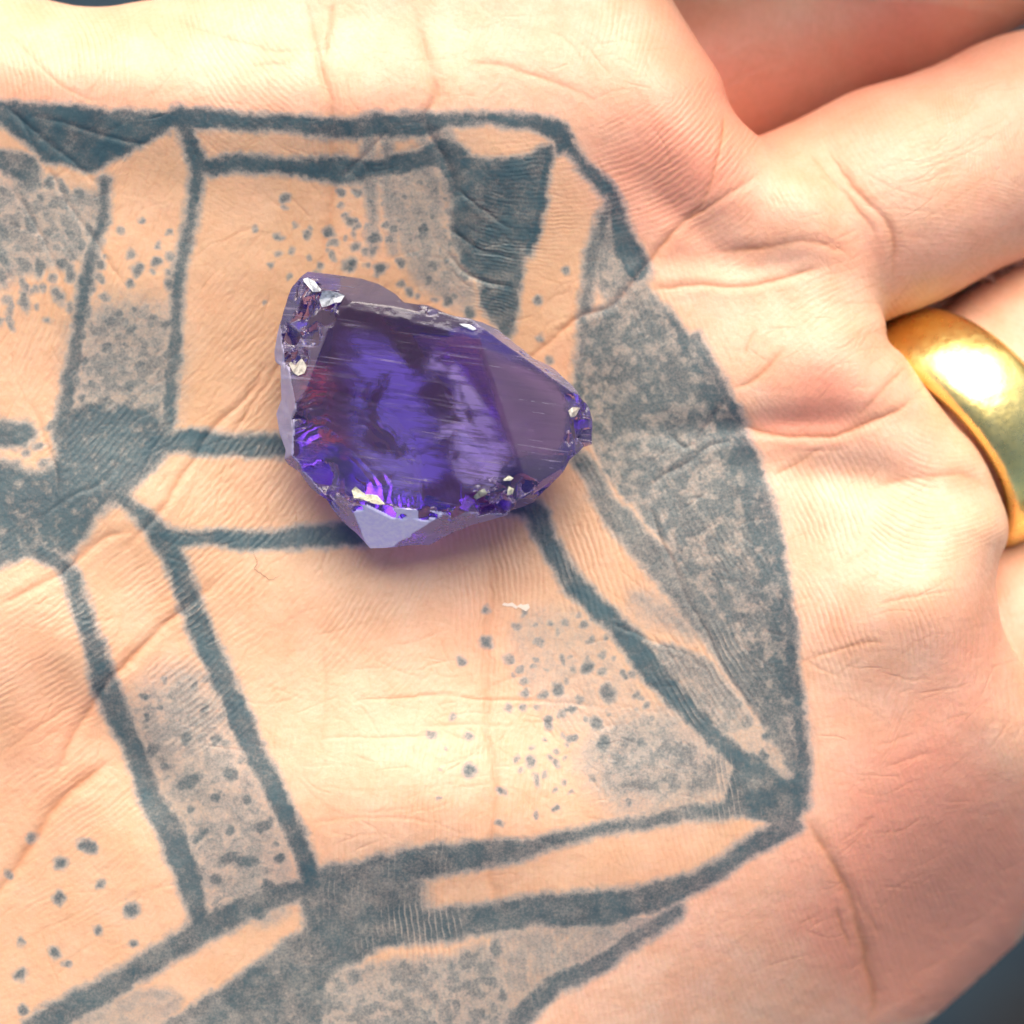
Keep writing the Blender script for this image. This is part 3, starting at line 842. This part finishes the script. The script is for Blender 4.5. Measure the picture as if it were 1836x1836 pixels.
# ------------------------------------------------------------------ the purple stone
GEM_OUT = [(552, 489), (600, 494), (650, 501), (690, 516), (712, 532), (728, 548), (770, 554), (804, 571), (854, 582), (865, 583), (892, 592), (926, 620), (957, 645), (992, 660),
           (1021, 688), (1039, 711), (1055, 730), (1062, 754), (1060, 781), (1060, 797), (1046, 802), (1020, 826), (1011, 845), (995, 862), (978, 879), (957, 902),
           (931, 910), (915, 915), (908, 924), (882, 931), (847, 940), (812, 955), (769, 977), (730, 979), (690, 983), (663, 983), (651, 968), (623, 942), (609, 928),
           (585, 897), (557, 874), (546, 860), (540, 848), (518, 834), (510, 824), (514, 808), (503, 782), (496, 752), (493, 742), (499, 731), (506, 717),
           (505, 690), (504, 658), (492, 647), (490, 630), (497, 602), (508, 574), (518, 537), (526, 516)]

def plane(pts):
    """half space under a plane through three seen points (px, py, height); returns normal, offset"""
    a, b, c = (mm(*p) for p in pts)
    n = np.cross(b - a, c - a)
    n /= np.linalg.norm(n)
    if n[2] < 0:
        n = -n
    return n, n @ a

_tn, _to = plane([(600, 600, 7.2), (740, 900, 6.5), (860, 640, 7.3)])
def tz(px, py, drop=0.0):
    """a seen point on the big polished face, or `drop` mm lower"""
    z = 7.0
    for _ in range(4):
        p = mm(px, py, z)
        z = (_to - _tn[0] * p[0] - _tn[1] * p[1]) / _tn[2]
    return (px, py, z - drop)

# every flat break: two points on the rim of the polished face, one lower down
GEM_PLANES = {
    'table': [tz(600, 600), tz(740, 900), tz(860, 640)],
    'right': [tz(856, 590), tz(940, 850), tz(1035, 745, 1.25)],
    'upper': [tz(630, 552), tz(850, 604), tz(770, 558, .20)],
    'topleft': [tz(590, 535), tz(722, 551, .2), tz(655, 501, 4.0)],
    'topright': [tz(880, 598, .3), tz(1012, 694, 1.0), tz(950, 638, 2.7)],
    'leftside': [tz(531, 655), tz(535, 800), tz(499, 730, 4.0)],
    'leftupper': [tz(603, 548), tz(566, 650), tz(512, 565, 3.0)],
    'bottom': [tz(622, 903), tz(735, 913), tz(680, 984, 3.9)],
    'bottomright': [tz(745, 930), tz(905, 897), tz(850, 942, 2.9)],
    'lowerright': [tz(933, 893, .6), tz(1005, 842, .9), tz(985, 872, 2.7)],
    'lowerleft': [tz(536, 812), tz(622, 898), tz(560, 878, 3.4)],
    'tip': [tz(1024, 706, 1.2), tz(1034, 805, 1.3), tz(1062, 760, 4.0)],
}
GEM_Z0 = -3.5          # where it lies in the hollow of the palm
def make_gem():
    h = .1
    o = np.array([-19.6, -4.0, -4.2])
    n = (262, 238, 122)
    ax = [o[i] + h * np.arange(n[i]) for i in range(3)]
    X, Y = np.meshgrid(ax[0], ax[1], indexing='ij')
    ol = np.array([mm(x, y, 2.8)[:2] for x, y in GEM_OUT])
    d2 = poly_sdf(X, Y, ol) + .10 * (vnoise(X, Y, .8, 91) - .5)
    Z = ax[2][None, None, :]
    # widest near 4 mm, drawn in below towards the resting faces
    F = (d2[:, :, None] + .40 * np.maximum(1.3 - Z, 0) ** 1.1).astype(f32) * .86
    X3, Y3 = X[:, :, None], Y[:, :, None]
    rip = .04 * (fbm(X, Y, .9, 93) - .5)
    for name, p in GEM_PLANES.items():
        nn, off = plane(p)
        g = nn[0] * X3 + nn[1] * Y3 + nn[2] * Z - off
        if name not in ('table', 'bottom', 'right'):
            g = g + rip[:, :, None] * 2.5
        F = np.maximum(F, g.astype(f32))
    # keel faces underneath
    for nx, ny, nz, off in ((.495, .436, -.75, 2.7), (-.495, -.436, -.75, 4.9), (.436, -.495, -.75, 5.2), (-.436, .495, -.75, 7.0), (-.2, -.62, -.76, 4.6), (.68, .1, -.72, 6.2), (-.62, .2, -.76, 6.2)):
        L = math.sqrt(nx * nx + ny * ny + nz * nz)
        cx, cy, _ = mm(770, 740)
        F = np.maximum(F, ((nx * (X3 - cx) + ny * (Y3 - cy) + nz * (Z + 2.0)) / L - off).astype(f32))
    F = np.maximum(F, (GEM_Z0 - Z).astype(f32))
    # conchoidal breaks: a ball bites into the stone and leaves shell-like ripples that grow towards the rim
    def block(c, rr):
        lo = [max(0, int((c[i] - rr - o[i]) / h)) for i in range(3)]
        hi = [min(n[i], int((c[i] + rr - o[i]) / h) + 2) for i in range(3)]
        sl = tuple(slice(a, b) for a, b in zip(lo, hi))
        return sl, X[sl[0], sl[1]][:, :, None], Y[sl[0], sl[1]][:, :, None], ax[2][sl[2]][None, None, :]
    for cx, cy, depth, rim, rp in ((563, 886, 1.9, 7.2, .055), (685, 862, 1.3, 2.1, .03), (540, 858, 1.2, 2.2, .05), (545, 585, .8, 1.5, .06), (514, 618, .9, 1.2, .07),
                                   (1048, 735, .6, 1.0, .04), (1040, 812, .7, 1.6, .03), (870, 912, .6, 1.6, .05), (948, 900, .6, 1.4, .05), (800, 962, .8, 1.9, .04)):
        R = (rim * rim + depth * depth) / (2 * depth)
        t = tz(cx, cy)
        c = mm(cx, cy, t[2] + R - depth)
        sl, bx, by, bz = block(c, R)
        dd = np.sqrt((bx - c[0]) ** 2 + (by - c[1]) ** 2 + (bz - c[2]) ** 2)
        q = np.hypot(bx - c[0], by - c[1])
        wob = 1.6 * fbm(bx, by, 1.6, 95)
        u = q / rim
        ripple = rp * np.sin(2 * math.pi * (u ** 1.7 * rim * .9 + wob)) * np.clip(u * 1.6 - .35, 0, 1) * (.3 + 1.2 * vnoise(bx, by, 1.3, 96))
        bite = R + ripple + .10 * (fbm(bx, by, 1.1, 97) - .5) - dd
        if rim > 2 and cy < 900 and cx < 700:          # stops short of the big flat break at the lower end
            a_, b_ = mm(600, 886, 6)[:2], mm(745, 915, 6)[:2]
            t_ = (b_ - a_) / np.linalg.norm(b_ - a_)
            side = -t_[1] * (bx - a_[0]) + t_[0] * (by - a_[1]) + .2 * (vnoise(bx, by, .9, 98) - .5)
            bite = np.minimum(bite, side + np.where(bx < a_[0], 9.0, 0.0))
        F[sl] = np.maximum(F[sl], bite.astype(f32))
    # small flat chips all along the rim and on the broken ends
    r = np.random.default_rng(12)
    rim_pts = catmull([(604, 545), (572, 590), (556, 640), (533, 670), (531, 740), (534, 805), (575, 850), (622, 900), (680, 912), (740, 925), (820, 915), (870, 903), (932, 890), (1003, 842),
                       (1030, 800), (1030, 745), (1015, 700), (960, 655), (900, 612), (856, 588), (790, 562), (722, 552), (660, 542)], 6, True)
    spots = [(p[0] + r.normal(0, 5), p[1] + r.normal(0, 5), r.uniform(.3, 1.3), r.uniform(.05, .2)) for p in rim_pts if r.random() < .13]
    spots += [(552, 520, 1.1, .4), (572, 560, 1.5, .45), (588, 528, 1.1, .35), (545, 548, 1.0, .4), (520, 600, 1.1, .4), (530, 640, .9, .35), (536, 575, .8, .3), (512, 640, .8, .3), (560, 600, .9, .3)]
    spots += [(r.uniform(840, 985), r.uniform(868, 915), r.uniform(.5, 1.3), r.uniform(.12, .35)) for _ in range(13)]
    spots += [(r.uniform(1025, 1058), r.uniform(715, 800), r.uniform(.5, 1.1), r.uniform(.15, .35)) for _ in range(6)]
    spots += [(r.uniform(540, 640), r.uniform(850, 925), r.uniform(.6, 1.5), r.uniform(.12, .3)) for _ in range(8)]
    for sx, sy, R, dep in spots:
        p = mm(sx, sy, 6.3)
        i, j = int((p[0] - o[0]) / h), int((p[1] - o[1]) / h)
        if not (2 < i < n[0] - 3 and 2 < j < n[1] - 3):
            continue
        col = np.where(F[i, j] < 0)[0]
        if not len(col):
            continue
        k = min(col[-1], n[2] - 3)
        g = np.array([F[i + 2, j, k] - F[i - 2, j, k], F[i, j + 2, k] - F[i, j - 2, k], F[i, j, k + 1] - F[i, j, k - 2]], float)
        g /= np.linalg.norm(g) + 1e-9
        m = g + np.array([r.normal(0, .35), r.normal(0, .35) + .12, .25])
        m /= np.linalg.norm(m)
        c = np.array([ax[0][i], ax[1][j], ax[2][k]])
        sl, bx, by, bz = block(c, R)
        sph = np.sqrt((bx - c[0]) ** 2 + (by - c[1]) ** 2 + (bz - c[2]) ** 2) - R * (.45 + 1.0 * vnoise(bx + 3.1 * bz, by - 2.3 * bz, R * .75, 99))
        cut = (bx - c[0]) * m[0] + (by - c[1]) * m[1] + (bz - c[2]) * m[2] + dep
        F[sl] = np.maximum(F[sl], -np.maximum(sph, -cut).astype(f32))
    Vg, Qg = surface_nets(F, o, h)
    # surface character per point
    gpx = Vg[:, 0] * D / (D - Vg[:, 2]) * PX + 918
    gpy = 918 - Vg[:, 1] * D / (D - Vg[:, 2]) * PX
    frost = np.zeros(len(Vg))
    best = np.full(len(Vg), 1e9)
    for name, p in GEM_PLANES.items():
        nn, off = plane(p)
        d = np.abs(Vg @ nn - off)
        val = {'table': .05, 'right': .14, 'upper': .16, 'bottom': 1.0, 'topleft': .2, 'topright': .36, 'leftside': .7, 'lowerleft': .5, 'bottomright': .5, 'silver_a': .6}.get(name, .25)
        m = d < np.minimum(best, .12)
        frost = np.where(m, val, frost)
        best = np.minimum(best, d)
    frost = np.where(best > .12, .12, frost)
    m, nt, b = new_mat('purple_stone')
    N = NT(nt)
    tc = N.n('TexCoord').outputs['Object']
    fr0 = N.attr('frost')
    # drawn-out scratches over the big faces
    mr = N.n('Mapping')
    N.put(mr.inputs['Vector'], tc)
    mr.inputs['Rotation'].default_value = (0, 0, math.radians(8))
    mp = N.n('Mapping')
    N.put(mp.inputs['Vector'], mr.outputs[0])
    mp.inputs['Scale'].default_value = (190, 5600, 190)
    scr = N.noise(mp.outputs[0], 1.0, 4, .65)
    fine = N.noise(tc, 2600, 3)
    fr = N.math('ADD', fr0, N.math('MULTIPLY', N.ramp(scr, .54, .66), N.math('MULTIPLY', N.ramp(N.noise(tc, 300, 2), .3, .75), .42)), True)
    fr = N.math('MULTIPLY', fr, N.math('ADD', .62, N.math('MULTIPLY', N.noise(tc, 700, 4, .7), .76)), True)
    for k in ('Transmission Weight',):
        b.inputs[k].default_value = 1.0
    b.inputs['IOR'].default_value = 1.55
    N.put(b.inputs['Base Color'], N.mix(fr, (.97, .93, 1.0), (.80, .74, .95)))
    N.put(b.inputs['Roughness'], N.math('ADD', N.math('MULTIPLY', fr, .55), N.math('MULTIPLY', N.ramp(scr, .55, .75), .18), True))
    bp = N.n('Bump')
    bp.inputs['Strength'].default_value = .5
    bp.inputs['Distance'].default_value = .001
    N.put(bp.inputs['Height'], N.math('ADD', N.math('MULTIPLY', N.ramp(scr, .5, .8), .012), N.math('MULTIPLY', fine, .01)))
    N.put(b.inputs['Normal'], bp.outputs[0])
    fro = N.n('BsdfDiffuse')
    N.put(fro.inputs['Color'], N.mix(fr0, (.33, .26, .33), N.mix(N.ramp(fine, .3, .7), (.72, .67, .97), (.84, .80, 1.0))))
    mx = N.n('MixShader')
    N.put(mx.inputs[0], N.math('ADD', N.math('MULTIPLY', fr, .70), N.math('MULTIPLY', N.ramp(fr0, .88, 1.0), .22), True))
    nt.links.new(b.outputs[0], mx.inputs[1])
    nt.links.new(fro.outputs[0], mx.inputs[2])
    out = nt.nodes['Material Output']
    nt.links.new(mx.outputs[0], out.inputs['Surface'])
    va = N.n('VolumeAbsorption')
    va.inputs['Color'].default_value = (.52, .235, .84, 1)
    va.inputs['Density'].default_value = 235.0
    nt.links.new(va.outputs[0], out.inputs['Volume'])
    ob = build('amethyst', Vg, Qg, m, True, {'frost': frost})
    ob.data.set_sharp_from_angle(angle=math.radians(28))
    ob['label'] = 'rough broken purple crystal with one large polished face, lying on the tattooed palm'
    ob['category'] = 'crystal'
    return ob
gem = make_gem()
_gv = np.zeros(len(gem.data.vertices) * 3, f32)
gem.data.vertices.foreach_get('co', _gv)
_gv = _gv.reshape(-1, 3) / S
_gpx = _gv[:, 0] * D / (D - _gv[:, 2]) * PX + 918
_gpy = 918 - _gv[:, 1] * D / (D - _gv[:, 2]) * PX

def gem_top(x, y):
    k = np.where((_gpx - x) ** 2 + (_gpy - y) ** 2 < 16)[0]
    if not len(k):
        k = np.argsort((_gpx - x) ** 2 + (_gpy - y) ** 2)[:6]
    return _gv[k[np.argmax(_gv[k, 2])]].astype(float)

# ------------------------------------------------------------------ small things lying on the skin
def skin_z(x, y):
    i = np.argmin((px - x) ** 2 + (py - y) ** 2 + np.where(P[:, 2] < -6, 1e6, 0))
    return P[i]

def tube(name, pts, r, mat, sides=6):
    p = np.asarray(pts, float)
    V, n = [], len(p)
    for i in range(n):
        t = p[min(i + 1, n - 1)] - p[max(i - 1, 0)]
        t /= np.linalg.norm(t)
        u = np.cross(t, [0, 0, 1]); u /= np.linalg.norm(u)
        v = np.cross(u, t)
        rr = r * (1 - .75 * abs(2 * i / (n - 1) - 1) ** 3)
        for k in range(sides):
            a = 2 * math.pi * k / sides
            V.append(p[i] + rr * (math.cos(a) * u + math.sin(a) * v))
    Q = [[i * sides + k, i * sides + (k + 1) % sides, (i + 1) * sides + (k + 1) % sides, (i + 1) * sides + k] for i in range(n - 1) for k in range(sides)]
    return build(name, np.array(V), np.array(Q), mat)

def make_hair():
    q = catmull([(452, 985), (462, 1010), (456, 1018), (470, 1030), (486, 1040), (506, 1030)], 5)
    pts = []
    for k, (x, y) in enumerate(q):
        pts.append(skin_z(x, y) + np.array([0, 0, .04 + .10 * math.sin(k / len(q) * 5) ** 2]))
    m, nt, b = new_mat('dark_hair')
    b.inputs['Base Color'].default_value = (.035, .02, .012, 1)
    b.inputs['Roughness'].default_value = .4
    o = tube('stray_hair', pts, .015, m)
    o['label'] = 'tiny dark curled hair lying on the skin below the lower left end of the crystal'
    o['category'] = 'hair'
make_hair()

def flake_mesh(name, pts, thick, mat, lift=.03, parent=None, surf=None):
    """a thin curled flake following the surface below it"""
    c = np.mean(np.asarray(pts, float), 0)
    ring = [surf(x, y) for x, y in pts]
    mid = surf(*c)
    V = [mid + np.array([0, 0, lift + thick])] + [p + np.array([0, 0, lift + thick * .6]) for p in ring] + [p + np.array([0, 0, lift * .2]) for p in ring]
    n = len(pts)
    T = [[0, 1 + i, 1 + (i + 1) % n] for i in range(n)]
    for i in range(n):
        a, b_ = 1 + i, 1 + (i + 1) % n
        T += [[a, a + n, b_], [b_, a + n, b_ + n]]
    return build(name, np.array(V), np.array(T)[:, ::-1], mat, False, None, parent)

def make_flake():
    m, nt, b = new_mat('dry_skin')
    b.inputs['Base Color'].default_value = (.74, .60, .48, 1)
    b.inputs['Roughness'].default_value = .5
    o = flake_mesh('skin_flake', [(900, 1085), (905, 1080), (911, 1083), (919, 1081), (926, 1086), (934, 1082), (940, 1086), (947, 1083), (949, 1090), (944, 1097), (939, 1091), (932, 1088), (925, 1091), (917, 1086), (908, 1088)],
                   .02, m, .03, None, skin_z)
    o['label'] = 'small white flake of dry skin on the palm just below the crystal'
    o['category'] = 'skin flake'
make_flake()

# ------------------------------------------------------------------ added to the stone: coloured sheets for inner glow, pale flecks for bright faces
def make_veils():
    """added coloured sheets inside the stone, imitating its inner reflections and tints"""
    def veil(name, rows, depth, col, dens, seed, sc, soft=.4, streak=.75):
        nu, nv = 44, 20
        a = catmull(rows[0], 8)
        b = catmull(rows[1], 8)
        ta, tb = np.linspace(0, 1, len(a)), np.linspace(0, 1, len(b))
        V = []
        for i in range(nu):
            u = i / (nu - 1)
            pa = [np.interp(u, ta, a[:, k]) for k in (0, 1)]
            pb = [np.interp(u, tb, b[:, k]) for k in (0, 1)]
            for j in range(nv):
                w = j / (nv - 1)
                x, y = pa[0] * (1 - w) + pb[0] * w, pa[1] * (1 - w) + pb[1] * w
                z = tz(x, y)[2] - depth[0] * (1 - w) - depth[1] * w + .35 * math.sin(u * 9 + seed) * math.sin(w * 5 + seed)
                V.append([*mm(x, y, tz(x, y)[2] - (tz(x, y)[2] - z) * .62)[:2], z])     # seen through the stone, so shallower
        k = np.arange(nu * nv).reshape(nu, nv)
        Q = np.stack([k[:-1, :-1], k[1:, :-1], k[1:, 1:], k[:-1, 1:]], -1).reshape(-1, 4)
        ii, jj = np.meshgrid(np.linspace(0, 1, nu), np.linspace(0, 1, nv), indexing='ij')
        edge = (sstep(0, .22, ii) * sstep(1, .78, ii) * sstep(0, soft, jj) * sstep(1, 1 - soft, jj)).ravel()
        m, nt, bs = new_mat(name + '_zone')
        N = NT(nt)
        tc = N.n('TexCoord').outputs['Object']
        wr = N.n('TexNoise')
        N.put(wr.inputs['Vector'], tc)
        wr.inputs['Scale'].default_value = sc
        wr.inputs['Detail'].default_value = 3
        wr.inputs['Roughness'].default_value = .55
        wr.inputs['Distortion'].default_value = .5
        m0, m1_ = N.n('Mapping'), N.n('Mapping')
        N.put(m0.inputs['Vector'], tc)
        m0.inputs['Rotation'].default_value = (0, 0, math.radians(8))
        N.put(m1_.inputs['Vector'], m0.outputs[0])
        m1_.inputs['Scale'].default_value = (240, 2600, 240)
        st = N.ramp(N.noise(m1_.outputs[0], 1.0, 4, .65), .40, .60)
        st = N.math('ADD', 1.0 - streak, N.math('MULTIPLY', st, streak))
        a_ = N.math('MULTIPLY', N.attr('edge'), N.math('MULTIPLY', N.math('MULTIPLY', N.ramp(wr.outputs[0], .38, .56), st), dens), True)
        tr, di, tl = N.n('BsdfTransparent'), N.n('BsdfDiffuse'), N.n('BsdfTranslucent')
        di.inputs['Color'].default_value = (*col, 1)
        tl.inputs['Color'].default_value = (*col, 1)
        m1, m2 = N.n('MixShader'), N.n('MixShader')
        m1.inputs[0].default_value = .35
        nt.links.new(di.outputs[0], m1.inputs[1])
        nt.links.new(tl.outputs[0], m1.inputs[2])
        N.put(m2.inputs[0], a_)
        nt.links.new(tr.outputs[0], m2.inputs[1])
        nt.links.new(m1.outputs[0], m2.inputs[2])
        nt.links.new(m2.outputs[0], nt.nodes['Material Output'].inputs['Surface'])
        build('inner_glow_veil', np.array(V), Q, m, True, {'edge': edge}, gem)
    veil('lilac', ([(695, 600), (745, 650), (775, 720), (800, 800), (840, 880)], [(800, 610), (850, 680), (890, 740), (930, 800), (950, 860)]), (.9, 1.1), (.72, .63, 1.0), 2.0, 1.0, 240)
    veil('lilac', ([(735, 760), (770, 800), (820, 890)], [(860, 750), (910, 800), (930, 880)]), (.7, .8), (.72, .63, 1.0), 1.8, 2.2, 300)
    veil('blue', ([(570, 560), (590, 700), (610, 800), (690, 930)], [(760, 600), (800, 700), (830, 800), (860, 910)]), (1.7, 2.0), (.40, .32, 1.0), 1.5, 3.1, 260, .4, .5)
    veil('plum', ([(838, 585), (880, 720), (925, 862)], [(1000, 674), (1024, 745), (998, 832)]), (1.9, 1.9), (.34, .21, .31), 1.3, 5.2, 120, .12, .3)
    veil('red', ([(520, 640), (530, 740), (550, 840)], [(600, 640), (625, 740), (640, 840)]), (1.8, 2.2), (.95, .20, .22), 1.2, 4.3, 300)
make_veils()

def make_flecks():  # pale colour painted where fracture faces catch the light
    def mat(name, col, rough, metal=0.0):
        m, nt, b = new_mat(name)
        N = NT(nt)
        tc = N.n('TexCoord').outputs['Object']
        N.put(b.inputs['Base Color'], N.mix(N.ramp(N.noise(tc, 3000, 3), .35, .7), col, tuple(c * .45 for c in col)))
        b.inputs['Roughness'].default_value = rough
        return m
    white, beige, cream = mat('silvery_glint', (.80, .82, .86), .3), mat('beige_facet', (.60, .55, .48), .5), mat('cream_facet', (.62, .60, .46), .5)
    spec = [(white, [(578, 527), (592, 522), (604, 526), (618, 527), (610, 536), (600, 540), (590, 547), (581, 549), (576, 538)]),
            (white, [(543, 497), (553, 493), (565, 502), (574, 516), (570, 526), (560, 520), (548, 508)]),
            (beige, [(514, 651), (522, 648), (530, 652), (540, 647), (547, 655), (544, 668), (532, 671), (522, 667)]),
            (cream, [(627, 880), (636, 876), (650, 884), (664, 888), (674, 892), (690, 900), (684, 904), (668, 899), (652, 893), (634, 888)]),
            (cream, [(852, 890), (860, 884), (870, 878), (876, 884), (868, 891), (858, 896)]),
            (cream, [(900, 861), (910, 855), (916, 858), (922, 862), (912, 866), (902, 866)]),
            (cream, [(908, 882), (915, 875), (924, 877), (922, 886), (912, 889)]),
            (white, [(823, 577), (834, 577), (846, 580), (853, 585), (846, 588), (834, 584)]),
            (beige, [(1022, 735), (1030, 726), (1040, 736), (1036, 748), (1026, 748)])]
    r = np.random.default_rng(3)
    for m, pts in spec:
        ring = [(x + r.normal(0, .8), y + r.normal(0, .8)) for x, y in pts]
        flake_mesh('facet_fleck', ring, .16, m, .05, gem, gem_top)
make_flecks()
